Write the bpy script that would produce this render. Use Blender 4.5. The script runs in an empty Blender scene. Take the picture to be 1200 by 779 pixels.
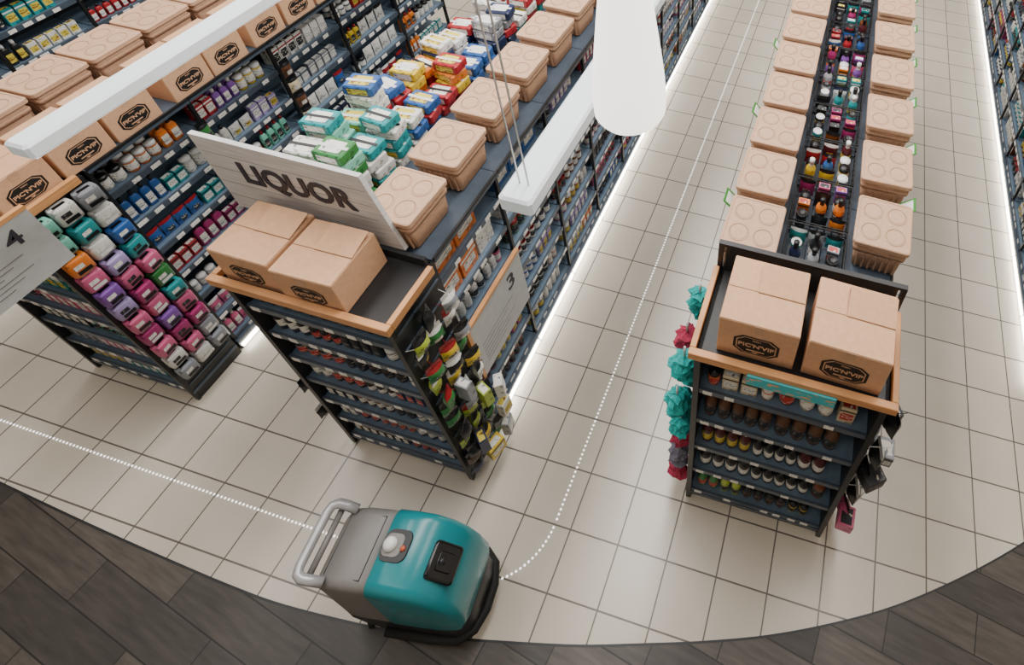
import bpy, math, random
from mathutils import Vector, Matrix
random.seed(11)
R=random.random
SC=bpy.context.scene
C=SC.collection
pi=math.pi

# ---------------------------------------------------------------- materials
def S(h):
    h=h.lstrip('#'); o=[]
    for i in (0,2,4):
        c=int(h[i:i+2],16)/255
        o.append(c/12.92 if c<=.04045 else ((c+.055)/1.055)**2.4)
    return (o[0],o[1],o[2],1.0)
def base(name):
    m=bpy.data.materials.new(name); m.use_nodes=True
    nt=m.node_tree; return m,nt,nt.nodes['Principled BSDF']
def mk(name,hx,rough=.5,metal=0,emit=0,amt=.12,scale=18,bump=0,stretch=None):
    m,nt,b=base(name); c=S(hx)
    tc=nt.nodes.new('ShaderNodeTexCoord'); n=nt.nodes.new('ShaderNodeTexNoise')
    n.inputs['Scale'].default_value=scale; n.inputs['Detail'].default_value=4
    if stretch:
        mp=nt.nodes.new('ShaderNodeMapping'); mp.inputs['Scale'].default_value=stretch
        nt.links.new(tc.outputs['Object'],mp.inputs[0]); nt.links.new(mp.outputs[0],n.inputs['Vector'])
    else: nt.links.new(tc.outputs['Object'],n.inputs['Vector'])
    r=nt.nodes.new('ShaderNodeValToRGB')
    r.color_ramp.elements[0].position=.3; r.color_ramp.elements[1].position=.7
    r.color_ramp.elements[0].color=(c[0]*(1-amt),c[1]*(1-amt),c[2]*(1-amt),1)
    r.color_ramp.elements[1].color=(min(1,c[0]*(1+amt)),min(1,c[1]*(1+amt)),min(1,c[2]*(1+amt)),1)
    nt.links.new(n.outputs['Fac'],r.inputs[0]); nt.links.new(r.outputs[0],b.inputs['Base Color'])
    b.inputs['Roughness'].default_value=rough; b.inputs['Metallic'].default_value=metal
    if emit:
        b.inputs['Emission Color'].default_value=c; b.inputs['Emission Strength'].default_value=emit
    if bump:
        bp=nt.nodes.new('ShaderNodeBump'); bp.inputs['Strength'].default_value=bump
        bp.inputs['Distance'].default_value=.01
        nt.links.new(n.outputs['Fac'],bp.inputs['Height']); nt.links.new(bp.outputs[0],b.inputs['Normal'])
    return m
def prim(name,attr=False,rough=.4):
    m,nt,b=base(name)
    if attr:
        a=nt.nodes.new('ShaderNodeAttribute'); a.attribute_name='Col'; src=a.outputs['Color']
    else:
        a=nt.nodes.new('ShaderNodeObjectInfo'); src=a.outputs['Color']
    tc=nt.nodes.new('ShaderNodeTexCoord'); v=nt.nodes.new('ShaderNodeTexNoise'); v.inputs['Scale'].default_value=26
    nt.links.new(tc.outputs['Object'],v.inputs['Vector'])
    r=nt.nodes.new('ShaderNodeValToRGB'); r.color_ramp.interpolation='CONSTANT'
    r.color_ramp.elements[0].color=(1,1,1,1); r.color_ramp.elements[1].position=.6; r.color_ramp.elements[1].color=(.5,.5,.5,1)
    nt.links.new(v.outputs['Fac'],r.inputs[0])
    x=nt.nodes.new('ShaderNodeMixRGB'); x.blend_type='MULTIPLY'; x.inputs[0].default_value=1
    nt.links.new(src,x.inputs[1]); nt.links.new(r.outputs[0],x.inputs[2]); nt.links.new(x.outputs[0],b.inputs['Base Color'])
    b.inputs['Roughness'].default_value=rough
    return m
def printed(name,a,bb,th=.56,scale=55,rough=.5):
    m,nt,b=base(name)
    tc=nt.nodes.new('ShaderNodeTexCoord'); v=nt.nodes.new('ShaderNodeTexNoise'); v.inputs['Scale'].default_value=scale
    mp=nt.nodes.new('ShaderNodeMapping'); mp.inputs['Scale'].default_value=(.6,.6,1.6)
    nt.links.new(tc.outputs['Object'],mp.inputs[0]); nt.links.new(mp.outputs[0],v.inputs['Vector'])
    r=nt.nodes.new('ShaderNodeValToRGB'); r.color_ramp.interpolation='CONSTANT'
    r.color_ramp.elements[0].color=S(a); r.color_ramp.elements[1].position=th; r.color_ramp.elements[1].color=S(bb)
    nt.links.new(v.outputs['Fac'],r.inputs[0]); nt.links.new(r.outputs[0],b.inputs['Base Color'])
    b.inputs['Roughness'].default_value=rough
    return m
def brick(name,c1,c2,mort,w,h,ms,offset,rough,rot=0,noise=.15,nscale=3,stretch=(1,1,1)):
    m,nt,b=base(name)
    tc=nt.nodes.new('ShaderNodeTexCoord'); mp=nt.nodes.new('ShaderNodeMapping'); mp.inputs['Rotation'].default_value=(0,0,rot)
    br=nt.nodes.new('ShaderNodeTexBrick'); br.offset=offset; br.squash=1
    br.inputs['Scale'].default_value=1; br.inputs['Brick Width'].default_value=w; br.inputs['Row Height'].default_value=h
    br.inputs['Mortar Size'].default_value=ms; br.inputs['Mortar Smooth'].default_value=.2
    br.inputs['Color1'].default_value=S(c1); br.inputs['Color2'].default_value=S(c2); br.inputs['Mortar'].default_value=S(mort)
    nt.links.new(tc.outputs['Object'],mp.inputs[0]); nt.links.new(mp.outputs[0],br.inputs[0])
    n=nt.nodes.new('ShaderNodeTexNoise'); n.inputs['Scale'].default_value=nscale; n.inputs['Detail'].default_value=6
    mp2=nt.nodes.new('ShaderNodeMapping'); mp2.inputs['Scale'].default_value=stretch
    nt.links.new(mp.outputs[0],mp2.inputs[0]); nt.links.new(mp2.outputs[0],n.inputs['Vector'])
    r=nt.nodes.new('ShaderNodeValToRGB')
    r.color_ramp.elements[0].position=.3; r.color_ramp.elements[1].position=.7
    r.color_ramp.elements[0].color=(1-noise,)*3+(1,); r.color_ramp.elements[1].color=(1,1,1,1)
    nt.links.new(n.outputs['Fac'],r.inputs[0])
    x=nt.nodes.new('ShaderNodeMixRGB'); x.blend_type='MULTIPLY'; x.inputs[0].default_value=1
    nt.links.new(br.outputs['Color'],x.inputs[1]); nt.links.new(r.outputs[0],x.inputs[2]); nt.links.new(x.outputs[0],b.inputs['Base Color'])
    b.inputs['Roughness'].default_value=rough
    bp=nt.nodes.new('ShaderNodeBump'); bp.inputs['Strength'].default_value=.3; bp.inputs['Distance'].default_value=.004; bp.invert=True
    nt.links.new(br.outputs['Fac'],bp.inputs['Height']); nt.links.new(bp.outputs[0],b.inputs['Normal'])
    return m

M_tile=brick('cream_floor_tile','#dcd3c5','#d4cbbc','#6c665e',.33,.33,.0052,0,.27,noise=.08)
M_wood=brick('grey_wood_plank','#635b54','#433e3a','#211e1c',.9,.21,.004,.42,.42,rot=.16,noise=.5,nscale=4,stretch=(1,8,1))
M_wall=mk('wall_paint','#cfc6b8',.8); M_ceil=mk('ceiling_paint','#b8b2a8',.9)
M_black=mk('black_steel','#17181b',.45); M_dark=mk('charcoal_plastic','#222428',.4)
M_shelf=mk('bluegrey_shelf_steel','#6f8498',.35,.2); M_rail=mk('grey_price_rail','#444f5c',.4)
M_card=printed('white_price_card','#eceae4','#55575c',.64,120)
M_rim=mk('orange_wood_rim','#cf945f',.45,amt=.18,scale=6,stretch=(1,1,12))
M_kraft=mk('kraft_cardboard','#cda07c',.8,amt=.06,scale=40)
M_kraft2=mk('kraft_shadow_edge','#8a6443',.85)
M_tape=mk('brown_tape','#c09878',.35)
M_bin=mk('tan_fibre_tub','#b28c70',.7,amt=.09,scale=50,bump=.2)
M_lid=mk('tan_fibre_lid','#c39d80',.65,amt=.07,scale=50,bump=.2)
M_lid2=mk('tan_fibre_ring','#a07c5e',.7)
M_ink=mk('black_print_ink','#161616',.6)
M_led=mk('white_led_strip','#fff8ec',.5,emit=17,amt=.01)
M_lamp=mk('lamp_diffuser','#f4f6f8',.4,emit=1.0,amt=.01)
M_lampb=mk('lamp_housing','#dbe4e9',.4,emit=.22,amt=.02)
M_pend=mk('opal_pendant_glass','#fffdf4',.3,emit=2.2,amt=.01)
M_wire=mk('steel_wire','#d6d6d4',.3,.5)
M_sign=mk('whitewashed_sign_board','#d0cfcf',.6,amt=.14,scale=5,stretch=(1,1,10))
M_signt=mk('dark_sign_lettering','#33303a',.6)
M_sign3=mk('pale_grey_sign','#b9bbba',.5,amt=.05)
M_teal=mk('teal_plastic','#128089',.25,amt=.05,scale=6)
M_grey=mk('grey_plastic','#7e7b79',.4,amt=.05); M_silver=mk('silver_handle','#b4b4b8',.3,.3)
M_rub=mk('black_rubber','#121315',.7); M_screen=mk('dark_screen','#0e1114',.12)
M_white=mk('white_dome','#f2f2f0',.25,amt=.02); M_orange=mk('orange_button','#b5573a',.4)
M_dot=mk('glowing_overlay_dot','#ffffff',.5,emit=2.2,amt=.01)  # self-lit white for the overlaid path graphic
M_green=mk('green_tag_frame','#3f8a3a',.5)
M_lw=printed('white_label','#e4e2da','#7a7e88',.6); M_ly=printed('yellow_label','#d6c24a','#7a5a20'); M_lk=printed('black_label','#22242a','#c9c4b4',.62)
M_lr=printed('red_label','#b43a34','#e0d6c4',.6)
M_capk=mk('black_cap','#141518',.35); M_capw=mk('white_cap','#dcdcda',.35); M_capr=mk('red_cap','#8e1c22',.35)
M_prim=prim('printed_pack'); M_primA=prim('printed_pack_merged',True)
M_teal2=mk('turquoise_fluff','#1fa6a3',.9,amt=.4,scale=60); M_pinkf=mk('rose_fluff','#a8304e',.9,amt=.4,scale=60); M_greyf=mk('grey_fluff','#6d6a78',.9,amt=.4,scale=60)
M_banner=printed('teal_promo_banner','#3fb4bd','#e2a070',.6,30)

# ---------------------------------------------------------------- mesh builder
class MB:
    def __init__(s): s.v=[];s.f=[];s.m=[];s.s=[]
    def add(s,vs,fs,m=0,M=None,sm=False):
        o=len(s.v)
        s.v+= [tuple(M@Vector(p)) for p in vs] if M is not None else [tuple(p) for p in vs]
        for i,f in enumerate(fs):
            s.f.append(tuple(o+k for k in f)); s.m.append(m[i] if isinstance(m,(list,tuple)) else m); s.s.append(sm)
        return s
    def box(s,x0,x1,y0,y1,z0,z1,m=0,M=None):
        vs=[(x0,y0,z0),(x1,y0,z0),(x1,y1,z0),(x0,y1,z0),(x0,y0,z1),(x1,y0,z1),(x1,y1,z1),(x0,y1,z1)]
        return s.add(vs,[(0,3,2,1),(4,5,6,7),(0,1,5,4),(1,2,6,5),(2,3,7,6),(3,0,4,7)],m,M)
    def cbox(s,x0,x1,y0,y1,z0,z1,c=.004,m=0,M=None):
        hx,hy=(x1-x0)/2,(y1-y0)/2; T=Matrix.Translation(((x0+x1)/2,(y0+y1)/2,0))
        if M is not None: T=M@T
        return s.loft([(hx-c,hy-c,c,z0),(hx,hy,c,z0+c),(hx,hy,c,z1-c),(hx-c,hy-c,c,z1)],m,T,1,False)
    def quad(s,a,b,c,d,m=0,M=None): return s.add([a,b,c,d],[(0,1,2,3)],m,M)
    def loft(s,rings,m=0,M=None,n=3,sm=True):
        vs=[];k=4*(n+1)
        for (hx,hy,r,z) in rings:
            r=min(r,hx*.999,hy*.999)
            for q,(sx,sy,a0) in enumerate(((1,1,0),(-1,1,pi/2),(-1,-1,pi),(1,-1,1.5*pi))):
                for j in range(n+1):
                    a=a0+j*pi/2/n
                    vs.append((sx*(hx-r)+r*math.cos(a),sy*(hy-r)+r*math.sin(a),z))
        fs=[];ms=[]
        for i in range(len(rings)-1):
            mm=m[i] if isinstance(m,(list,tuple)) else m
            for j in range(k):
                fs.append((i*k+j,i*k+(j+1)%k,(i+1)*k+(j+1)%k,(i+1)*k+j)); ms.append(mm)
        m0=m[0] if isinstance(m,(list,tuple)) else m; m1=m[-1] if isinstance(m,(list,tuple)) else m
        s.add(vs,fs,ms,M,sm)
        o=len(s.v)-len(vs)
        s.f.append(tuple(o+j for j in reversed(range(k)))); s.m.append(m0); s.s.append(False)
        s.f.append(tuple(o+(len(rings)-1)*k+j for j in range(k))); s.m.append(m1); s.s.append(False)
        return s
    def lathe(s,prof,seg=10,M=None,sm=True,jit=0):
        vs=[];fs=[];ms=[]
        for (r,z,m) in prof:
            for j in range(seg):
                a=2*pi*j/seg; q=r*(1+jit*(R()*2-1)); vs.append((q*math.cos(a),q*math.sin(a),z+jit*.03*(R()-.5)))
        for i in range(len(prof)-1):
            for j in range(seg):
                fs.append((i*seg+j,i*seg+(j+1)%seg,(i+1)*seg+(j+1)%seg,(i+1)*seg+j)); ms.append(prof[i][2])
        s.add(vs,fs,ms,M,sm)
        return s
    def tube(s,path,r,m=0,seg=8,M=None,flat=1):
        P=[Vector(p) for p in path]; vs=[];fs=[]
        for i,p in enumerate(P):
            t=(P[min(i+1,len(P)-1)]-P[max(i-1,0)]).normalized()
            up=Vector((0,0,1)) if abs(t.z)<.9 else Vector((1,0,0))
            a=t.cross(up).normalized(); b=a.cross(t).normalized()
            for j in range(seg):
                q=2*pi*j/seg; vs.append(p+a*r*math.cos(q)+b*r*flat*math.sin(q))
        for i in range(len(P)-1):
            for j in range(seg): fs.append((i*seg+j,(i+1)*seg+j,(i+1)*seg+(j+1)%seg,i*seg+(j+1)%seg))
        fs.append(tuple(range(seg))); fs.append(tuple(reversed(range((len(P)-1)*seg,len(P)*seg))))
        return s.add(vs,fs,m,M,True)
    def addmesh(s,me,m,M):
        return s.add([v.co for v in me.vertices],[tuple(p.vertices) for p in me.polygons],m,M)
    def mesh(s,name,mats):
        me=bpy.data.meshes.new(name); me.from_pydata(s.v,[],s.f)
        for x in mats: me.materials.append(x)
        me.polygons.foreach_set('material_index',s.m); me.polygons.foreach_set('use_smooth',s.s); me.update()
        return me
T=Matrix.Translation
def RZ(a): return Matrix.Rotation(a,4,'Z')
def RX(a): return Matrix.Rotation(a,4,'X')
def RY(a): return Matrix.Rotation(a,4,'Y')
def obj(name,data,loc=(0,0,0),rz=0,parent=None,label=None,cat=None,group=None,kind=None,bevel=0):
    o=bpy.data.objects.new(name,data); o.location=loc; o.rotation_euler=(0,0,rz); C.objects.link(o)
    if parent: o.parent=parent
    if label: o['label']=label
    if cat: o['category']=cat
    if group: o['group']=group
    if kind: o['kind']=kind
    if bevel:
        b=o.modifiers.new('bevel','BEVEL'); b.width=bevel; b.segments=2; b.limit_method='ANGLE'
    return o
def text_mesh(t,size,ex=.001,bold=0):
    cu=bpy.data.curves.new('t','FONT'); cu.body=t; cu.size=size; cu.extrude=ex; cu.offset=bold
    cu.align_x='CENTER'; cu.align_y='CENTER'; cu.resolution_u=3
    o=bpy.data.objects.new('t',cu); C.objects.link(o); bpy.context.view_layer.update()
    me=bpy.data.meshes.new_from_object(o.evaluated_get(bpy.context.evaluated_depsgraph_get()))
    bpy.data.objects.remove(o); return me
FRONT=Matrix(((1,0,0,0),(0,0,-1,0),(0,1,0,0),(0,0,0,1)))
SIDE=Matrix(((0,0,1,0),(1,0,0,0),(0,1,0,0),(0,0,0,1)))

# ---------------------------------------------------------------- setting
ctrl=[(-8.5,.75),(-7,.5),(-5.8,.37),(-4.65,.308),(-3.9,.27),(-3.27,.245),(-2.8,.232),(-2.44,.235),(-1.9,.275),(-1.5,.33),(-1.08,.41),(-.7,.49),(-.36,.58),(0,.68),(.374,.80),(.75,.95),(1.13,1.13),(1.55,1.38),(1.98,1.68),(2.5,2.1),(3.2,2.75)]
curve=[]
for i in range(len(ctrl)-1):
    p0=ctrl[max(i-1,0)];p1=ctrl[i];p2=ctrl[i+1];p3=ctrl[min(i+2,len(ctrl)-1)]
    for k in range(5):
        t=k/5; f=lambda a,b,c,d:.5*(2*b+(c-a)*t+(2*a-5*b+4*c-d)*t*t+(3*b-a-3*c+d)*t**3)
        curve.append((f(p0[0],p1[0],p2[0],p3[0]),f(p0[1],p1[1],p2[1],p3[1])))
curve.append(ctrl[-1])
b=MB(); n=len(curve)
b.add([(x,y,0) for x,y in curve]+[(x,10,0) for x,y in curve],[(i,i+1,n+i+1,n+i) for i in range(n-1)])
obj('floor',b.mesh('floor',[M_tile]),kind='structure')
b=MB(); b.add([(x,y,0) for x,y in curve]+[(x,-3,0) for x,y in curve],[(n+i,n+i+1,i+1,i) for i in range(n-1)])
obj('floor.001',b.mesh('floor_wood',[M_wood]),kind='structure')
b=MB(); b.add([(x,y-.006,.0015) for x,y in curve]+[(x,y+.006,.0015) for x,y in curve],[(i,i+1,n+i+1,n+i) for i in range(n-1)])
obj('trim_1',b.mesh('trim',[M_dark]),kind='structure')
obj('wall_back',MB().box(-8.6,3.3,10,10.1,0,6.2).mesh('w',[M_wall]),kind='structure')
obj('wall_front',MB().box(-8.6,3.3,-3.1,-3,0,6.2).mesh('w',[M_wall]),kind='structure')
obj('wall_left',MB().box(-8.6,-8.5,-3,10,0,6.2).mesh('w',[M_wall]),kind='structure')
obj('wall_right',MB().box(3.2,3.3,-3,10,0,6.2).mesh('w',[M_wall]),kind='structure')
obj('ceiling',MB().box(-8.6,3.3,-3.1,10.1,6.2,6.3).mesh('c',[M_ceil]),kind='structure')

# dotted path graphic, an overlay added on the floor as glowing dots
b=MB()
pts=[]
y=9.0
while y>1.0: pts.append((-1.1,y)); y-=.028
for i in range(1,25):
    a=i/24*pi/2; pts.append((-1.1-.42*(1-math.cos(a)),1.0-.41*math.sin(a)))
x=-1.54
while x>-1.62: pts.append((x,.588)); x-=.028
x=-2.05
while x>-6.0: pts.append((x,.59)); x-=.028
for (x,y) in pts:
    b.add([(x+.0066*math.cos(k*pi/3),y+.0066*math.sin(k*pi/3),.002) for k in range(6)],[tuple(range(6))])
obj('path_overlay',b.mesh('dots',[M_dot]),label='white dotted path graphic overlaid on the tiles',cat='graphic overlay')

# ---------------------------------------------------------------- product kinds
PAL={'white':'#dcdbd6','cream':'#cfc0a0','black':'#17181c','navy':'#1e2c50','blue':'#2a5a9c','teal':'#1c8f94','mint':'#79c4ae','green':'#2f7a3c','lime':'#a3b83c','yellow':'#d9b92e','orange':'#dd7a2c','red':'#a8242c','maroon':'#4a1820','pink':'#c95c84','magenta':'#a02c68','purple':'#7a4c9c','lilac':'#a493c4','brown':'#5a3a26','grey':'#8b8f96','silver':'#b4b8bf','amber':'#6e3a14'}
KM={}
def kreg(k,mb,w,dep,h,desc,cat): KM[k]=dict(mb=mb,w=w,d=dep,h=h,desc=desc,cat=cat)
b=MB().lathe([(.0,0,0),(.033,0,0),(.034,.035,1),(.034,.102,0),(.0335,.128,0),(.029,.148,0),(.0145,.168,2),(.014,.192,2),(.0165,.193,2),(.0165,.228,2),(0,.229,2)],12); kreg('bottle',b,.07,.07,.23,'glass bottle','bottle')
b=MB().lathe([(0,0,0),(.033,0,0),(.036,.02,1),(.036,.08,0),(.033,.09,2),(.035,.092,2),(.035,.118,2),(0,.119,2)],10); kreg('jar',b,.075,.075,.12,'jar with screw lid','jar')
b=MB().lathe([(0,0,2),(.031,0,2),(.033,.006,0),(.033,.03,1),(.033,.09,0),(.033,.122,2),(.030,.128,2),(.029,.124,2),(0,.124,2)],10); kreg('can',b,.069,.069,.13,'printed tin can','can')
b=MB(); b.loft([(.026,.016,.012,0),(.031,.02,.014,.012),(.031,.02,.014,.13),(.024,.017,.012,.155),(.012,.012,.010,.165)],0,n=2); b.quad((-.022,-.0205,.03),(.022,-.0205,.03),(.022,-.0205,.11),(-.022,-.0205,.11),1)
b.loft([(.013,.013,.012,.165),(.012,.012,.011,.2)],2,n=2); kreg('plastic_bottle',b,.066,.042,.2,'flat-capped plastic bottle','bottle')
b=MB(); b.cbox(-.035,.035,-.022,.022,0,.14,.002,0); b.quad((-.028,-.0226,.03),(.028,-.0226,.03),(.028,-.0226,.095),(-.028,-.0226,.095),1); b.quad((-.028,-.015,.1406),(.028,-.015,.1406),(.028,.015,.1406),(-.028,.015,.1406),1); b.quad((-.035,-.0228,.108),(.035,-.0228,.108),(.035,-.0228,.12),(-.035,-.0228,.12),2); kreg('product_box',b,.074,.048,.14,'small printed cardboard pack','box')
def pillow(w,h,d):
    nx,nz=4,6; vs=[];fs=[];ms=[]
    for sgn in (-1,1):
        for j in range(nz+1):
            for i in range(nx+1):
                u,v=i/nx,j/nz; k=(math.sin(pi*u)*math.sin(pi*min(1,v*1.02)))**.5 if 0<u<1 and 0<v<1 else 0
                vs.append(((u-.5)*w*(1-.06*math.sin(pi*v)),sgn*(d/2*k+.0006),v*h))
    W=nx+1; O=W*(nz+1)
    for j in range(nz):
        for i in range(nx):
            a=j*W+i; mm=2 if j==nz-1 else (1 if 1<=j<=2 and 1<=i<=2 else 0)
            fs.append((a,a+1,a+W+1,a+W)); ms.append(mm)
            a+=O; fs.append((a,a+W,a+W+1,a+1)); ms.append(0)
    return MB().add(vs,fs,ms,None,True)
kreg('pouch',pillow(.1,.15,.04),.102,.045,.15,'soft plastic pouch','packet')
b=MB(); b.loft([(.045,.022,.012,0),(.054,.03,.014,.010),(.055,.032,.015,.108),(.051,.028,.014,.122)],0,n=2); b.quad((-.034,-.0325,.02),(.034,-.0325,.02),(.034,-.0325,.045),(-.034,-.0325,.045),2); b.quad((-.034,-.0325,.055),(.012,-.0325,.055),(.012,-.0325,.085),(-.034,-.0325,.085),1); b.quad((-.03,-.010,.1225),(.03,-.010,.1225),(.03,.010,.1225),(-.03,.010,.1225),2); kreg('soft_pack',b,.112,.066,.125,'soft rounded wipes pack','packet')
b=MB(); b.cbox(-.085,.085,-.05,.05,0,.2,.003,0); b.quad((-.06,-.0508,.05),(.06,-.0508,.05),(.06,-.0508,.13),(-.06,-.0508,.13),1); b.quad((-.085,-.0509,.15),(.085,-.0509,.15),(.085,-.0509,.175),(-.085,-.0509,.175),2); b.quad((-.06,-.03,.2007),(.06,-.03,.2007),(.06,.03,.2007),(-.06,.03,.2007),1); kreg('detergent_box',b,.175,.105,.2,'large printed household carton','box')
b=MB(); b.cbox(-.09,.09,-.065,.065,0,.07,.008,0); b.quad((-.06,-.0658,.012),(.06,-.0658,.012),(.06,-.0658,.055),(-.06,-.0658,.055),1); b.quad((-.06,-.04,.0708),(.06,-.04,.0708),(.06,.04,.0708),(-.06,.04,.0708),1); b.quad((-.09,-.01,.0712),(.09,-.01,.0712),(.09,.01,.0712),(-.09,.01,.0712),2); kreg('multipack',b,.19,.135,.07,'shrink-wrapped multipack','package')
b=pillow(.1,.13,.045); b.quad((-.045,-.0012,.125),(.045,-.0012,.125),(.045,-.0012,.17),(-.045,-.0012,.17),2); b.quad((.045,.0012,.125),(-.045,.0012,.125),(-.045,.0012,.17),(.045,.0012,.17),2); b.tube([(0,.04,.155),(0,-.02,.155),(0,-.03,.162)],.002,2,5); kreg('hanging_packet',b,.1,.06,.17,'hanging packet with card','packet')
VARS=[(M_lw,M_capk),(M_ly,M_capw),(M_lk,M_capr),(M_lw,M_capw),(M_lk,M_capk),(M_lr,M_capk)]
PM={}
def pmesh(k,v):
    if (k,v) not in PM: PM[(k,v)]=KM[k]['mb'].mesh(k,[M_prim,VARS[v][0],VARS[v][1]])
    return PM[(k,v)]
ITEMS=[]
def put(k,v,loc,rz,sc,col,group,place,tilt=0): ITEMS.append((k,v,loc,rz,sc,col,group,place,tilt))
def run(face,c,a0,a1,z,cols,kinds,group,place,rows=1,gap=.008,smax=1.08,hgap=.25,cl=(2,5),vs=(0,1,2,3)):
    a=a0
    while a<a1-.03:
        k=random.choice(kinds); v=random.choice(vs); col=random.choice(cols); s=.82+R()*(smax-.82)
        K=KM[k]; s=min(s,hgap/K['h']*.95); w=K['w']*s+gap; sz=min(s*(.85+.3*R()),hgap/K['h']*.95)
        for q in range(random.randint(*cl)):
            if a+w>a1: break
            for r in range(rows):
                ins=.03+K['d']*s/2+r*(K['d']*s+.012)
                if face=='+x': loc=(c-ins,a+w/2,z); rz=pi/2
                elif face=='-x': loc=(c+ins,a+w/2,z); rz=-pi/2
                else: loc=(a+w/2,c+ins,z); rz=0
                put(k,v,loc,rz+(R()-.5)*.12*(k in('jar','can','bottle','pouch')),(s,s,sz),col,group,place)
            a+=w
        if a+w>a1: a+=.02
        a+=R()*.012

# ---------------------------------------------------------------- shelving
LV=[.14,.42,.70,.98,1.26,1.54,1.82]
def shelf_mesh(Ln,dep,seed):
    rr=random.Random(seed); b=MB(); b.box(0,dep,.004,Ln-.004,-.018,0,0); b.box(dep,dep+.012,.004,Ln-.004,-.03,.012,1)
    y=.02
    while y<Ln-.07:
        if rr.random()<.75:
            w=.045+rr.random()*.02; b.box(dep+.0125,dep+.0145,y,y+w,-.026,.006,2)
        y+=.075+rr.random()*.05
    return b.mesh('shelf',[M_shelf,M_rail,M_card])
SEC=.62; HALF=.465
shA=[shelf_mesh(SEC,.40,i) for i in range(4)]
mbase=MB().box(-.44,.44,0,SEC,0,.11,0).box(-.45,.45,0,SEC,.09,.12,1).mesh('base',[M_black,M_rail])
mback={}; mup={}; mdeck={}
strip=MB().box(.4405,.456,.01,SEC-.01,.03,.06,0).mesh('light_strip',[M_led])
def gondola(xc,y0,nsec,top,place,stripside=None,lvs=LV):
    grp='shelving units '+place
    if top not in mback:
        mback[top]=MB().box(-.015,.015,0,SEC,.12,top-.02,0).mesh('back_panel',[M_dark])
        mup[top]=MB().box(-.43,.43,-.012,.012,top-.06,top-.022,0).box(-.03,.03,-.018,.018,.12,top-.06,0).box(.405,.43,-.01,.01,.12,top-.06,0).box(-.43,-.405,-.01,.01,.12,top-.06,0).mesh('upright',[M_black])
        mdeck[top]=MB().box(-HALF,HALF,.002,SEC-.002,top-.02,top,0).box(HALF-.012,HALF,.002,SEC-.002,top,top+.02,1).box(-HALF,-HALF+.012,.002,SEC-.002,top,top+.02,1).mesh('top_deck',[M_rail,M_black])
    for i in range(nsec):
        e=obj('shelving_unit',None,(xc,y0+i*SEC,0),label='black steel supermarket shelving bay '+place,cat='shelving',group=grp)
        obj('base',mbase,parent=e); obj('back_panel',mback[top],parent=e); obj('top_deck',mdeck[top],parent=e)
        obj('upright',mup[top],(0,.012,0),parent=e)
        if i==nsec-1: obj('upright',mup[top],(0,SEC-.012,0),parent=e)
        for j,z in enumerate(lvs):
            obj('shelf',shA[(i+j)%4],(.015,0,z),0,e); obj('shelf',shA[(i+j+1)%4],(-.015,SEC,z),pi,e)
        if stripside:
            obj('light_strip',strip,(0,0 if stripside>0 else SEC,0),0 if stripside>0 else pi,e,label='glowing white LED strip')

gondola(-2.21,1.45,11,2.08,'in the middle aisle row',1)
gondola(-4.35,1.42,5,2.08,'in the toiletries row',1)
gondola(.15,1.86,6,2.0,'behind the bottle display')
gondola(-6.5,1.05,6,2.08,'in the outermost row',1)
gondola(2.60,2.75,10,2.08,'along the side wall',-1)

def endcap(xc,y0,dep,w,top,lvs,label,back_h):
    e=obj('display_shelf',None,(xc,y0,0),label=label,cat='display shelf')
    h=w/2
    obj('base',MB().box(-h,h,.02,dep,0,.09,0).box(-h-.008,h+.008,0,dep,.09,.115,1).mesh('base',[M_black,M_rail]),parent=e)
    sp=MB().box(-.012,.012,0,dep,.115,top-.03,0).box(-.016,.016,-.006,.016,.0,top-.03,0).mesh('side_panel',[M_black])
    obj('side_panel',sp,(-h+.012,0,0),parent=e); obj('side_panel',sp,(h-.012,0,0),parent=e)
    obj('back_panel',MB().box(-h+.025,h-.025,dep-.02,dep,.115,back_h).mesh('bp',[M_dark]),parent=e)
    for i,z in enumerate(lvs):
        me=MB(); me.box(-h+.026,h-.026,.02,dep-.021,z-.018,z,0); me.box(-h+.026,h-.026,.006,.02,z-.03,z+.014,1)
        x=-h+.05
        while x<h-.1:
            if R()<.7: me.box(x,x+.05,.003,.0058,z-.026,z+.008,2)
            x+=.08+R()*.05
        obj('shelf',me.mesh('shelf',[M_shelf,M_rail,M_card]),parent=e)
    t=top
    obj('top_tray',MB().box(-h,h,0,dep-.021,t-.05,t-.03,0).mesh('tray',[M_black]),parent=e)
    obj('wooden_rim',MB().box(-h-.03,h+.03,-.035,.0,t-.045,t+.012,0).box(-h-.03,-h,0,dep-.03,t-.045,t+.012,0).box(h,h+.03,0,dep-.03,t-.045,t+.012,0).mesh('rim',[M_rim]),parent=e,bevel=.004,label='orange-brown wooden rim around the top')
    return e
lvR=[.14,.52,.90,1.28,1.66]
eR=endcap(.152,1.363,.48,.925,2.10,lvR,'black bottle display with wooden-rimmed top and blue-grey shelves',2.28)
obj('frame_edge',MB().box(-.48,.48,.458,.484,2.28,2.30,0).box(-.48,-.455,.458,.484,2.0,2.28,0).box(.455,.48,.458,.484,2.0,2.28,0).mesh('fe',[M_black]),parent=eR)
obj('promo_banner',MB().box(-.20,.22,-.046,-.036,1.99,2.075,0).mesh('bn',[M_banner]),parent=eR,label='turquoise patterned promotional strip')
eM=endcap(-2.21,1.085,.35,.93,2.10,LV,'black shelf display of small bottles with wooden-rimmed top',2.13)
eL=endcap(-4.35,1.04,.36,.90,2.10,LV,'black shelf display of toiletries facing the front walkway',2.13)
for e,h,n_ in ((eM,.465,11),(eL,.45,12)):
    b=MB()
    for r in range(n_): b.box(h,h+.008,.02,.34,1.95-r*.16,1.962-r*.16,0)
    obj('peg_rail',b.mesh('peg_rail',[M_rail]),parent=e)

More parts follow.
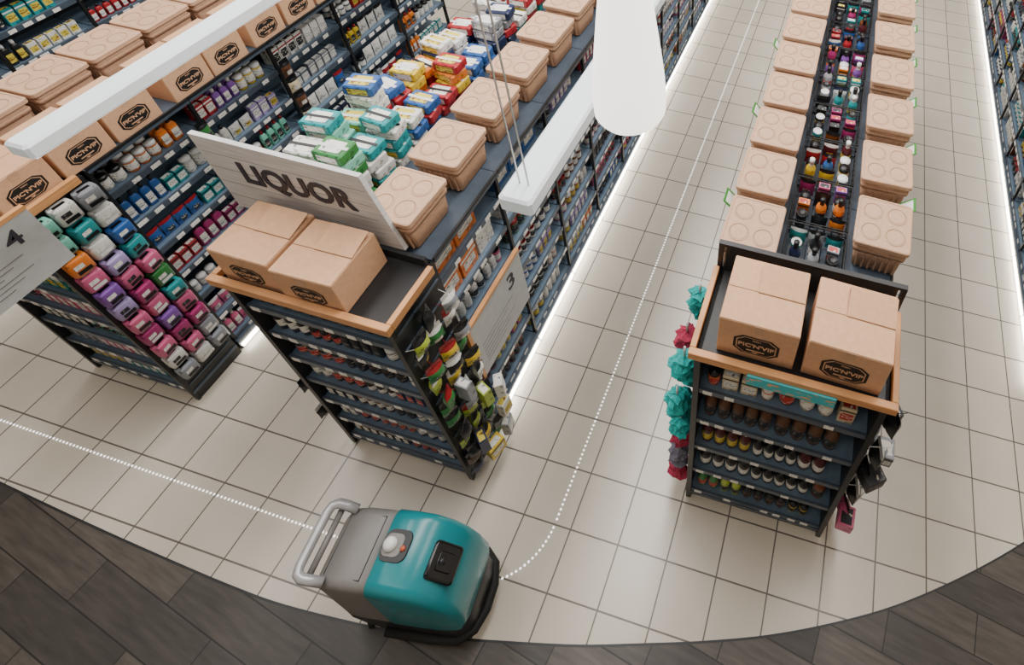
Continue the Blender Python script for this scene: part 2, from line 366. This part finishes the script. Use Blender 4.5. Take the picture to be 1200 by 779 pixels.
# fill endcap fronts
G='bottles on the display shelves'
for i,z in enumerate(lvR):
    if i==4:
        run('-y',1.375,-.26,.57,z,['white','orange','red','amber','cream'],['jar','product_box','product_box'],'packs on the bottle display','on the bottle display',1,.01,1.25,.32,(1,2),(0,3,5))
        run('-y',1.51,-.26,.57,z,['black','maroon','amber'],['bottle'],'packs on the bottle display','on the bottle display',2,.012,1.2,.32,(3,6),(0,4))
    elif i==0:
        run('-y',1.375,-.26,.57,z,['black','lime','yellow','green','amber','orange'],['bottle','bottle','jar'],G,'on the bottle display',3,.008,1.2,.32,(2,4),(0,1,4,5))
    else:
        run('-y',1.375,-.26,.57,z,['black','black','black','amber','maroon','black'] if i!=3 else ['yellow','black','brown','yellow','black'],['bottle'],G,'on the bottle display',3,.006,1.22,.32,(2,5),(0,0,4,0,1,5))
for i,z in enumerate(LV):
    run('-y',1.095,-2.63,-1.79,z,['black','black','black','grey','maroon','navy','amber','brown'],['bottle','bottle','jar','plastic_bottle','can'],'bottles on the liquor display','on the liquor display',2,.006,1.05,.235,(2,4),(0,0,5,4,3))
    run('-y',1.05,-4.76,-3.95,z,['white','mint','pink','grey','teal','silver','black'],['plastic_bottle','product_box','jar'],'toiletries on the front display','on the toiletries display',2,.008,.98,.22,(2,5))
# L face
mix=[['mint','white','green','teal','white','silver','blue'],['white','white','pink','blue','silver','lilac','grey','mint'],['navy','white','silver','blue','magenta','grey','white'],['red','white','navy','grey','yellow','silver'],['white','grey','black','teal','orange']]
for i in range(5):
    for j,z in enumerate(LV):
        cols=mix[i]
        if i==0 and j==6: cols=['orange','white','mint','orange']
        if i==0 and j<2: cols=['pink','magenta','white','teal']
        if i==1 and j==6: cols=['yellow','magenta','purple','red']
        if i==0 and j==3: cols=['red','magenta','white']
        run('+x',-3.935,1.43+i*SEC+.02,1.42+(i+1)*SEC-.02,z,cols,['plastic_bottle','product_box','product_box','jar','pouch'],'toiletries on the long shelves','on the toiletries shelves',1 if j<6 else 2,.004,1.0,.22,(2,4),(0,3,0,3,1,2))
# M face
for i in range(11):
    for j,z in enumerate(LV):
        if i<2 and j>=5:
            run('+x',-1.795,1.45+i*SEC+.03,1.45+(i+1)*SEC-.03,z,['orange','orange','teal','yellow','white','blue'],['detergent_box'],'household cartons on the upper shelves','on the upper shelves',1,.006,1.18,.24,(1,3),(0,3,3)); continue
        cols=[['black','amber','white','green'],['pink','purple','white','blue'],['orange','white','navy','silver'],['silver','lilac','blue','grey'],['white','red','navy','pink']][(i+j)%5]
        ks=['bottle','plastic_bottle','jar','can'] if i<8 else ['can','product_box']
        run('+x',-1.795,1.45+i*SEC+.03,1.45+(i+1)*SEC-.03,z,cols,ks,'groceries on the aisle shelves','on the aisle shelves',1,.006,1.05,.23,(2,5),(0,1,2,3,4))
for i in range(10):
    for j,z in enumerate(LV):
        run('-x',2.185,2.75+i*SEC+.03,2.75+(i+1)*SEC-.03,z,[['navy','white','black','silver'],['blue','grey','white','amber'],['black','magenta','white','teal']][(i+j)%3],['product_box','bottle','can','jar'],'groceries on the wall shelves','on the wall shelves',1,.008,1.05,.23,(2,6))
for i in range(6):
    for j,z in enumerate(LV):
        run('+x',-6.085,1.05+i*SEC+.03,1.05+(i+1)*SEC-.03,z,['red','white','navy','teal','silver','black'],['product_box','jar','plastic_bottle'],'packs on the outermost shelves','on the outermost shelves',1,.008,1.05,.23,(2,6))

# soft packs on the toiletries display side
rowsL=[['mint','white','grey'],['mint','teal','white'],['orange','white','blue'],['pink','lilac','teal'],['purple','pink','pink'],['lilac','magenta','green'],['pink','pink','teal'],['magenta','purple','pink'],['pink','magenta','magenta'],['white','pink','grey'],['grey','white','grey']]
for r,cs in enumerate(rowsL):
    for c,col in enumerate(cs):
        put('soft_pack',[0,4,0,3][(r+c)%4],(-3.855-(.01 if (r+c)%2 else 0),1.105+c*.120,1.90-r*.158),pi/2+(R()-.5)*.3,(.97,1.1,.98+.12*R()),col,'soft packs on the display side','on the display side')
for k in range(7):
    put('hanging_packet',4,(-3.83,1.99,1.80-k*.15),pi/2+(R()-.5)*.4,(.8,1,.9),'green' if k<5 else 'black','clip-strip packets along the toiletries row','on a clip strip')
for k in range(5):
    put('hanging_packet',0,(-3.83,2.66,1.80-k*.15),pi/2+(R()-.5)*.4,(.8,1,.9),'cream' if k%2 else 'brown','clip-strip packets along the toiletries row','on a clip strip')
# M display side
for r in range(12):
    for c in range(3):
        z=1.96-r*.152; y=1.125+c*.118
        put('hanging_packet',random.choice((0,4,4,1,2,3)),(-1.69+(.045 if R()<.4 else 0),y,z-.13),pi/2+(R()-.5)*1.2,(.95,1.4,.86),random.choice(['lime','yellow','black','black','green','lime','yellow','white','navy','brown','grey']),'hanging packets on the liquor display side','on liquor display side')
for k,(kk,y,z,col) in enumerate([('detergent_box',1.22,.26,'yellow'),('product_box',1.40,.45,'white'),('product_box',1.37,.22,'grey'),('product_box',1.42,.7,'white'),('product_box',1.16,.5,'navy'),('product_box',1.3,.85,'lime'),('product_box',1.2,1.15,'grey')]):
    s=.68 if kk=='detergent_box' else 1.2
    put(kk,[0,1,3][k%3],(-1.60,y,z),pi/2+.3*k-.3,(s,s,s),col,'clipped packs on the liquor display side','clipped on liquor display')
for k,(y,z,col) in enumerate([(1.12,.75,'black'),(1.2,.55,'green'),(1.3,.5,'white'),(1.1,.4,'black'),(1.25,.3,'lime')]):
    put('hanging_packet',k%4,(-2.745,y,z),-pi/2,(.9,1.2,.8),col,'hanging packets on the liquor display side','on liquor display side')
# R display right side
for k,(y,z,col) in enumerate([(1.45,1.75,'black'),(1.6,1.55,'white'),(1.42,1.4,'black'),(1.62,1.25,'grey'),(1.45,1.05,'black'),(1.6,.9,'white'),(1.44,.75,'black'),(1.62,.6,'magenta'),(1.46,.4,'pink'),(1.6,.3,'black'),(1.75,1.7,'green'),(1.76,1.1,'white')]):
    put('hanging_packet',[0,4,1,3][k%4],(.70,y,z-.1),pi/2+(R()-.5)*.8,(1.15,1.9,1.1),col,'hanging packets on the bottle display side','on bottle display side')
for k,(x,y,z,col) in enumerate([(.74,1.47,1.25,'grey'),(.75,1.52,.85,'white'),(.74,1.42,1.0,'black'),(.73,1.5,.55,'white'),(.74,1.62,.62,'black'),(.72,1.40,.30,'pink'),(.78,1.55,1.05,'white'),(.76,1.66,1.3,'black')]):
    put('product_box',[0,3,4][k%3],(x,y,z),.3*k,(1.6,2.3,.8),col,'clipped packs on the bottle display side','clipped on bottle display')

# stock on top of M
yy=1.53; cyc=[['green','white','mint'],['teal','white','mint'],['white','red','blue'],['orange','red','yellow'],['blue','navy','white'],['grey','navy','red'],['white','teal','red']]
ci=0
while yy<5.0:
    for xx in (-2.57,-2.37):
        nst=random.randint(3,6) if ci<5 else random.randint(2,4)
        for q in range(nst):
            put('multipack',random.choice((0,3,0,1)),(xx+(R()-.5)*.03,yy+(R()-.5)*.03,2.08+q*.0735),(R()-.5)*.4,(.95,.97,1.0),random.choice(cyc[min(ci//2,6)]),'multipacks stacked on top of the shelves','stacked on top of shelving')
    yy+=.155; ci+=1
def basket_mesh():
    b=MB(); X,Y,H=.168,.165,.11
    for z in (.006,.055,H):
        b.tube([(-X,-Y,z),(X,-Y,z),(X,Y,z),(-X,Y,z),(-X,-Y,z)],.003 if z<H else .005,0,5)
    for i in range(9):
        t=-1+2*i/8
        b.tube([(t*X,-Y,.004),(t*X,-Y,H)],.002,0,4); b.tube([(t*X,Y,.004),(t*X,Y,H)],.002,0,4)
        b.tube([(-X,t*Y,.004),(-X,t*Y,H)],.002,0,4); b.tube([(X,t*Y,.004),(X,t*Y,H)],.002,0,4)
        b.tube([(t*X,-Y,.004),(t*X,Y,.004)],.002,0,4)
    return b.mesh('wire_basket',[M_black])
bk=basket_mesh()
allk=['pouch','product_box','can','pouch','product_box','jar','bottle']
for i in range(9):
    yb=2.04+i*.345
    obj('wire_basket',bk,(.163,yb,2.0),label='black wire basket of packaged goods on narrow shelving row',cat='basket',group='wire baskets on the narrow row')
    theme=[['silver','navy','black','grey','teal'],['magenta','pink','black','purple','orange'],['black','blue','red','maroon','yellow'],['magenta','teal','black','red','amber']][i%4]
    for a in range(4):
        for c in range(3):
            k=random.choice(allk)
            x=.163+(c-1)*.103; y=yb+(a-1.5)*.078
            put(k,random.choice((0,5,4,4,1)),(x,y,2.012),(R()-.5)*1.0 if k not in('product_box','pouch') else (R()-.5)*.2,(.95,.95,.75+.2*R()),random.choice(theme),'goods in wire baskets','in wire basket')

cam_p=Vector((0,0,5))
byk={}
for it in ITEMS: byk.setdefault(it[0],[]).append(it)
for k,lst in byk.items():
    lst.sort(key=lambda it:(Vector(it[2])-cam_p).length)
    K=KM[k]
    for (kk,v,loc,rz,sc,col,grp,place,tilt) in lst[:298]:
        o=bpy.data.objects.new(k,pmesh(k,v)); o.location=loc; o.rotation_euler=(0,0,rz); o.scale=sc; o.color=S(PAL[col]); C.objects.link(o)
        o['label']=f"{col} {K['desc']} {place}"; o['category']=K['cat']; o['group']=grp
    rest=lst[298:]
    if rest:
        mb=MB(); cols=[]
        for (kk,v,loc,rz,sc,col,grp,place,tilt) in rest:
            M=T(loc)@RZ(rz)@Matrix.Diagonal((sc[0],sc[1],sc[2],1)); kb=K['mb']; o=len(mb.v)
            mb.v+=[tuple(M@Vector(p)) for p in kb.v]; mb.f+=[tuple(o+q for q in f) for f in kb.f]
            mp={0:0,1:1+(v%3),2:4+(v%3)}
            mb.m+=[mp[q] for q in kb.m]; mb.s+=kb.s; cols+=[S(PAL[col])]*len(kb.v)
        me=mb.mesh(k+'_rest',[M_primA,M_lw,M_ly,M_lk,M_capk,M_capw,M_capr])
        at=me.color_attributes.new('Col','FLOAT_COLOR','POINT'); at.data.foreach_set('color',[q for c in cols for q in c])
        obj(k,me,label='many pieces like a '+K['desc']+' on far shelves',cat=K['cat'],kind='stuff')

# ---------------------------------------------------------------- cartons with emblem
tm=text_mesh("PIC'N'VIP",.052,.0008,.0012); tm2=text_mesh("FRESH",.018,.0008)
def carton_mesh(w,d,h,raised=True):
    b=MB(); b.cbox(-w/2,w/2,0,d,0,h,.004,0)
    b.box(-w/2+.003,w/2-.003,.003,d/2-.0022,h,h+.003,0); b.box(-w/2+.003,w/2-.003,d/2+.0022,d-.003,h,h+.003,0)
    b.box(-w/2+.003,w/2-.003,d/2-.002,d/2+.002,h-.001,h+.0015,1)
    b.box(-.022,.022,-.0012,.0,h*.80,h,2)
    if raised:
        F=T((0,d/2+.0,h+.004))@RX(.22)
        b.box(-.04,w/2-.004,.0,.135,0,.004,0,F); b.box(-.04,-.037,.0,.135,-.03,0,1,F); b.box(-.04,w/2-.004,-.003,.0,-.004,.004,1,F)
    s=min(w,h)*.36; zc=h*.42
    oc=[(-.62,.72),(.62,.72),(1,.38),(1,-.38),(.62,-.72),(-.62,-.72),(-1,-.38),(-1,.38)]
    def oct(k,yo,m): b.add([(x*s*k,yo,zc+z*s*k) for x,z in reversed(oc)],[tuple(range(8))],m)
    oct(1,-.0015,3); oct(.88,-.002,0); oct(.83,-.0025,3)
    k=s/.13
    b.addmesh(tm,0,T((0,-.003,zc))@FRONT@Matrix.Scale(k,4)); b.addmesh(tm2,0,T((0,-.003,zc+s*.44))@FRONT@Matrix.Scale(k,4)); b.box(-s*.4,s*.4,-.0035,-.003,zc-s*.42,zc-s*.34,0)
    b.add([(-s*.16,-.0032,zc-s*.48),(s*.16,-.0032,zc-s*.48),(0,-.0032,zc-s*.6)],[(0,2,1)],0)
    return b.mesh('carton',[M_kraft,M_kraft2,M_tape,M_ink])
cm=carton_mesh(.37,.33,.30); cmM=carton_mesh(.325,.30,.24); cl=carton_mesh(.265,.30,.23,False)
gb='printed cartons on the displays'
obj('cardboard_box',cm,(-.035,1.40,2.072),0,label='closed kraft cardboard carton with black badge on bottle display',cat='box',group=gb)
obj('cardboard_box',cm,(.375,1.395,2.072),-.03,label='closed kraft cardboard carton with black badge on bottle display',cat='box',group=gb)
obj('cardboard_box',cmM,(-2.48,1.10,2.072),.0,label='kraft cardboard carton with lifted flap beneath the liquor sign',cat='box',group=gb)
obj('cardboard_box',cmM,(-2.13,1.088,2.072),.02,label='kraft cardboard carton with black badge beneath the liquor sign',cat='box',group=gb)
for k,y in enumerate([1.20,1.485,1.77,2.13,2.405,2.73,3.02,3.31,3.60,3.9,4.19]):
    obj('cardboard_box',cl,(-3.92,y,2.08 if k else 2.072),pi/2,label='small kraft carton with black badge on toiletries shelving',cat='box',group='cartons on top of the toiletries row')

# ---------------------------------------------------------------- lidded tubs
tb=MB(); tb.loft([(.115,.125,.016,0),(.122,.132,.018,.01),(.136,.148,.02,.22)],0,n=3)
tb.loft([(.141,.153,.02,.16),(.143,.155,.02,.185),(.140,.152,.02,.19)],0,n=3)
for i in range(-3,4):
    for sg in (-1,1):
        tb.box(i*.034-.006,i*.034+.006,-.004,.004,.02,.155,0,T((0,sg*.140,0))@RX(-sg*.07))
tbm=tb.mesh('body',[M_bin])
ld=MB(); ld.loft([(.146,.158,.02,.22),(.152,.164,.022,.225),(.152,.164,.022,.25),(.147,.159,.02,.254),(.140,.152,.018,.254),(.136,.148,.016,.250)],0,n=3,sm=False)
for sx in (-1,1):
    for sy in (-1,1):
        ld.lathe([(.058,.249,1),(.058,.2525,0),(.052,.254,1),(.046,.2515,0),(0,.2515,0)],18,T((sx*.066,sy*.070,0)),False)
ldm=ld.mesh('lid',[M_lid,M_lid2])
def tub(x,y,z,rz,lab,grp,sc=1):
    e=obj('storage_tub',None,(x,y,z),rz,label=lab,cat='storage tub',group=grp); e.scale=(sc,sc,1)
    obj('body',tbm,parent=e); obj('lid',ldm,parent=e)
for i in range(9): tub(-.185,2.02+i*.378,2.0,(R()-.5)*.06,'tan fibre tub with four-ring lid on narrow shelving row','tubs on the narrow row')
for i in range(7): tub(.505,2.225+i*.455,2.0,(R()-.5)*.08,'tan fibre tub with four-ring lid on narrow shelving row','tubs on the narrow row')
for i in range(9): tub(-1.975,1.62+i*.392,2.08,(R()-.5)*.08,'tan fibre tub with four-ring lid above household shelves','tubs above the household shelves',.98)
for i in range(9): tub(-4.52,1.46+i*.335,2.08,(R()-.5)*.06,'tan fibre tub with four-ring lid on toiletries shelving','tubs on the toiletries row',.97)

TT=RY(-.75)
tg=MB().box(-.003,.003,-.003,.003,0,.10,0).box(-.002,.002,-.05,.05,.0,.115,0,T((0,0,.10))@TT).box(-.003,.003,-.038,.038,.015,.10,1,T((0,0,.10))@TT).mesh('price_tag',[M_green,M_card])
for i in range(5):
    obj('price_tag',tg,(-.309,2.209+i*.756,2.02),0,label='small green-framed price tag clipped beside tubs',cat='price tag',group='green price tags')
for i in range(6):
    obj('price_tag',tg,(.609,2.4525+i*.455,2.02),pi,label='small green-framed price tag clipped beside tubs',cat='price tag',group='green price tags')

# ---------------------------------------------------------------- signs
e=obj('hanging_sign',None,(-2.39,1.45,2.13),label='whitewashed wooden LIQUOR sign above the liquor display',cat='sign')
bd=MB()
bd.add([(-.49,-.012,0),(.50,-.012,0),(.42,-.012,.55),(-.51,-.012,.55),(-.49,.012,0),(.50,.012,0),(.42,.012,.55),(-.51,.012,.55)],[(0,1,2,3),(5,4,7,6),(1,5,6,2),(4,0,3,7),(3,2,6,7),(0,4,5,1)],0)
for q in range(1,5): bd.box(-.49,.42,-.0135,-.0125,q*.11-.001,q*.11+.001,1)
obj('board',bd.mesh('board',[M_sign,M_grey]),parent=e)
obj('lettering',MB().addmesh(text_mesh('LIQUOR',.185,.002,.006),0,T((.0,-.0155,.33))@FRONT@Matrix.Diagonal((.92,1.1,1,1))).mesh('lt',[M_signt]),parent=e,label='dark capital letters reading LIQUOR')
def aisle_sign(loc,num,w,h,lab):
    e=obj('aisle_sign',None,loc,label=lab,cat='sign')
    obj('board',MB().box(-.008,.008,0,w,0,h).mesh('bd',[M_sign3]),parent=e)
    obj('frame',MB().box(-.012,.014,-.025,0,0,h+.025,0).box(-.012,.014,0,w,h,h+.025,0).mesh('fr',[M_rim]),parent=e,label='wooden edge strip')
    t=MB(); t.addmesh(text_mesh(num,h*.34,.001,.002),0,T((.0095,w*.76,h*.74))@SIDE)
    for q in range(6):
        L=w*(.62-.12*(q%3)); t.box(.008,.0095,w*.10,w*.10+L,h*(.50-q*.07),h*(.515-q*.07),1)
    obj('lettering',t.mesh('lt',[M_signt,M_grey]),parent=e,label='dark numeral '+num+' above grey lines')
    obj('bracket',MB().tube([(-.008,w*.5,h*.9),(-.05,w*.5,h*.9)],.008,0).tube([(-.008,w*.5,h*.1),(-.05,w*.5,h*.1)],.008,0).mesh('br',[M_black]),parent=e)
aisle_sign((-1.68,1.42,.88),'3',.56,.56,'pale aisle sign numbered 3 with wooden edge on shelving')
aisle_sign((-3.78,.62,1.78),'4',.48,.42,'pale aisle sign numbered 4 beside toiletries display')

# ---------------------------------------------------------------- lamps
def linear(x,y0,y1,z,w,h,wires,lab):
    e=obj('linear_lamp',None,(x,y0,z),label=lab,cat='lamp',group='linear ceiling lamps')
    L=y1-y0
    obj('housing',MB().cbox(-w/2,w/2,0,L,0,h,.012).mesh('h',[M_lampb]),parent=e)
    obj('diffuser',MB().box(-w/2+.015,w/2-.015,.015,L-.015,-.004,0).mesh('d',[M_lamp]),parent=e)
    for yy in wires:
        obj('wire',MB().tube([(-.02,yy-y0,h),(-.05,yy-y0+.0,6.2-z)],.004,0,5).tube([(.02,yy-y0,h),(-.03,yy-y0+.05,6.2-z)],.004,0,5).mesh('w',[M_wire]),parent=e)
linear(-3.16,1.03,4.6,2.85,.12,.08,[2.6,4.3],'long white linear lamp suspended above the toiletries aisle')
linear(-1.11,1.36,4.6,2.83,.15,.09,[1.45,4.2],'long white linear lamp suspended above the main aisle')
e=obj('pendant_lamp',None,(-.605,1.42,3.5),label='large glowing opal cone pendant lamp above the aisle',cat='lamp')
obj('lamp_shade',MB().lathe([(0,.004,0),(.07,.0,0),(.105,.006,0),(.120,.03,0),(.122,.08,0),(.118,.16,0),(.105,.28,0),(.088,.42,0),(.07,.56,0),(.055,.66,0),(.03,.70,0),(0,.705,0)],28).mesh('sh',[M_pend]),parent=e)
obj('cord',MB().tube([(0,0,.70),(0,0,2.7)],.006,0,6).mesh('cd',[M_wire]),parent=e)

# ---------------------------------------------------------------- dusters
def duster(x,y,z,h,r,mat,lab,seed):
    random.seed(seed); n=9
    prof=[(0,0,0)]+[(r*(.55+.45*math.sin(pi*(i+1)/(n+1)))*(.8 if i%2 else 1.1),h*(i+.5)/n,0) for i in range(n)]+[(0,h,0)]
    e=obj('duster',None,(x,y,z),R()*6,label=lab,cat='duster',group='dusters hanging on the bottle display side')
    obj('head',MB().lathe(prof,14,None,False,.35).mesh('hd',[mat]),parent=e)
    obj('handle',MB().tube([(0,0,h),(0,0,h+.09)],.007,0,6).mesh('hl',[M_capw]),parent=e)
dd=[(1.72,1.78,'t'),(1.58,1.62,'r'),(1.45,1.62,'t'),(1.66,1.40,'t'),(1.52,1.42,'t'),(1.42,1.22,'t'),(1.62,1.15,'t'),(1.50,1.04,'t'),(1.42,.92,'t'),(1.58,.84,'t'),(1.45,.68,'r'),(1.6,.62,'g'),(1.42,.45,'g'),(1.55,.42,'r'),(1.42,.22,'r'),(1.58,.20,'g')]
for q,(y,z,c) in enumerate(dd):
    duster(-.388-(.025 if q%2 else 0),y,z,.19,.06,{'t':M_teal2,'r':M_pinkf,'g':M_greyf}[c],{'t':'turquoise fluffy duster hanging on display side','r':'rose-red fluffy duster hanging on display side','g':'grey fluffy duster hanging on display side'}[c],q)
random.seed(5)

# ---------------------------------------------------------------- floor scrubber robot
rb=obj('floor_scrubber',None,(-1.70,.49,0),math.radians(8),label='teal and grey robotic floor scrubber with silver push handle',cat='cleaning robot')
rb.scale=(.90,.92,.96)
def loftx(st,mat,n=4):
    vs=[];k=4*(n+1)
    for (x,w,z0,z1,r) in st:
        hz=(z1-z0)/2; cz=(z0+z1)/2; r=min(r,w*.99,hz*.99)
        for (sx,sy,a0) in ((1,1,0),(-1,1,pi/2),(-1,-1,pi),(1,-1,1.5*pi)):
            for j in range(n+1):
                a=a0+j*pi/2/n; u=sx*(w-r)+r*math.cos(a); q=sy*(hz-r)+r*math.sin(a)
                vs.append((x,u*(1-.10*max(0,q/hz)),cz+q))
    fs=[(i*k+j,i*k+(j+1)%k,(i+1)*k+(j+1)%k,(i+1)*k+j) for i in range(len(st)-1) for j in range(k)]
    fs.append(tuple(reversed(range(k)))); fs.append(tuple((len(st)-1)*k+j for j in range(k)))
    b=MB(); b.add(vs,fs,0,None,True); return b.mesh('body',[mat])
obj('chassis',loftx([(-.36,.15,.1,.36,.05),(-.34,.185,.08,.42,.06),(-.2,.205,.06,.46,.06),(.2,.215,.06,.46,.06),(.36,.215,.06,.44,.06),(.43,.17,.07,.40,.08),(.455,.10,.09,.36,.08)],M_dark),parent=rb,label='dark lower chassis')
obj('bumper',MB().tube([(-.1,-.222,.14),(.2,-.226,.14),(.36,-.218,.14),(.44,-.16,.14),(.475,-.06,.14),(.475,.06,.14),(.44,.16,.14),(.36,.218,.14),(.2,.226,.14),(-.1,.222,.14)],.03,0,8).mesh('bm',[M_rub]),parent=rb)
obj('rear_housing',loftx([(-.335,.15,.36,.80,.05),(-.315,.18,.33,.88,.05),(-.27,.20,.32,.945,.05),(-.17,.208,.32,.975,.05),(.03,.210,.32,.99,.05)],M_grey),parent=rb,label='mid-grey rear tank housing')
obj('hood',loftx([(.0,.205,.34,.985,.05),(.01,.216,.33,.998,.06),(.12,.218,.33,.998,.06),(.22,.218,.33,.985,.06),(.31,.217,.33,.93,.06),(.38,.213,.34,.85,.06),(.43,.205,.36,.74,.06),(.455,.17,.40,.62,.06)],M_teal,5),parent=rb,label='glossy teal front hood')
SL=T((.352,-.005,.898))@RY(math.radians(42))
obj('front_window',MB().loft([(.088,.088,.02,-.022),(.088,.088,.02,.006),(.076,.076,.018,.010)],[0,1],SL).loft([(.050,.046,.012,.009),(.045,.04,.01,.018)],1,SL).lathe([(.018,.016,0),(.018,.024,0),(0,.026,0)],12,SL@T((-.02,0,0))).mesh('fw',[M_dark,M_screen]),parent=rb,label='recessed dark sensor window')
obj('control_panel',MB().loft([(.080,.078,.045,.985),(.075,.073,.042,1.005)],0,T((.085,.02,0)),4).loft([(.055,.055,.03,1.004),(.052,.052,.03,1.009)],1,T((.07,.02,0)),4).mesh('cp',[M_dark,M_grey]),parent=rb)
obj('beacon',MB().lathe([(.036,1.005,1),(.037,1.012,0),(.033,1.033,0),(.02,1.046,0),(0,1.05,0)],18,T((.055,.02,0))).mesh('bc',[M_white,M_grey]),parent=rb,label='white dome beacon')
obj('button',MB().lathe([(.014,1.0,0),(.014,1.014,0),(.010,1.019,0),(0,1.019,0)],14,T((.132,.01,0))).mesh('bt',[M_orange]),parent=rb,label='round orange stop button')
obj('tank_lid_seam',MB().tube([(-.26,-.13,.945),(-.26,.13,.945),(-.04,.145,.985),(-.04,-.145,.985),(-.26,-.13,.945)],.004,0,5).mesh('sm',[M_dark]),parent=rb)
hp=[(-.24,.165,.955),(-.30,.17,.99),(-.34,.17,1.005),(-.368,.155,1.01),(-.378,.12,1.01),(-.378,-.12,1.01),(-.368,-.155,1.01),(-.34,-.17,1.005),(-.30,-.17,.99),(-.24,-.165,.955)]
obj('handle',MB().tube(hp,.026,0,10).mesh('hn',[M_silver]),parent=rb,label='silver loop push handle')
obj('handle_grip',MB().tube([(-.325,.15,.965),(-.325,-.15,.965)],.018,0,8).mesh('hg',[M_grey]),parent=rb)
wh=MB().lathe([(0,-.022,1),(.04,-.022,0),(.075,-.02,0),(.08,-.01,0),(.08,.01,0),(.075,.02,0),(.04,.022,1),(0,.022,1)],18,RX(pi/2)).mesh('wh',[M_rub,M_grey])
for (x,y) in ((-.12,.18),(-.12,-.18),(.25,.17),(.25,-.17)): obj('wheel',wh,(x,y,.08),parent=rb)
obj('squeegee',MB().tube([(-.24,-.2,.03),(-.32,-.13,.03),(-.35,0,.03),(-.32,.13,.03),(-.24,.2,.03)],.02,0,8,None,1.3).box(-.34,-.28,-.03,.03,.04,.16,0).mesh('sq',[M_rub]),parent=rb)

# ---------------------------------------------------------------- lights
def area(loc,sx,sy,e,col=(1,.97,.935)):  # unseen area lamps added under the ceiling for ambient light
    l=bpy.data.lights.new('ambient_area_light','AREA'); l.shape='RECTANGLE'; l.size=sx; l.size_y=sy; l.energy=e; l.color=col
    o=bpy.data.objects.new('ambient_area_light',l); o.location=loc; C.objects.link(o); return o
area((-1.0,4.6,5.9),.8,6.4,305); area((1.4,5.0,5.9),.6,7,190); area((-3.3,3.4,5.9),.8,4.6,185); area((-5.6,2.8,5.9),.6,5,130)
area((-2.0,-.2,5.9),6,.6,52)
w=bpy.data.worlds.new('w'); SC.world=w; w.use_nodes=True; w.node_tree.nodes['Background'].inputs[0].default_value=(.8,.85,.95,1); w.node_tree.nodes['Background'].inputs[1].default_value=.4

# ---------------------------------------------------------------- camera
cd=bpy.data.cameras.new('camera'); co=bpy.data.objects.new('camera',cd); C.objects.link(co)
cd.sensor_width=36; cd.lens=718/1200*36; cd.shift_x=-265/1200; cd.shift_y=-321.5/1200; cd.clip_start=.05
x=Vector((.9703,.2305,.0737)).normalized(); z=Vector((.1351,-.7683,.6253)).normalized(); yv=z.cross(x).normalized(); x=yv.cross(z)
m=Matrix((x,yv,z)).transposed().to_4x4(); m.translation=(0,0,5); co.matrix_world=m
SC.camera=co
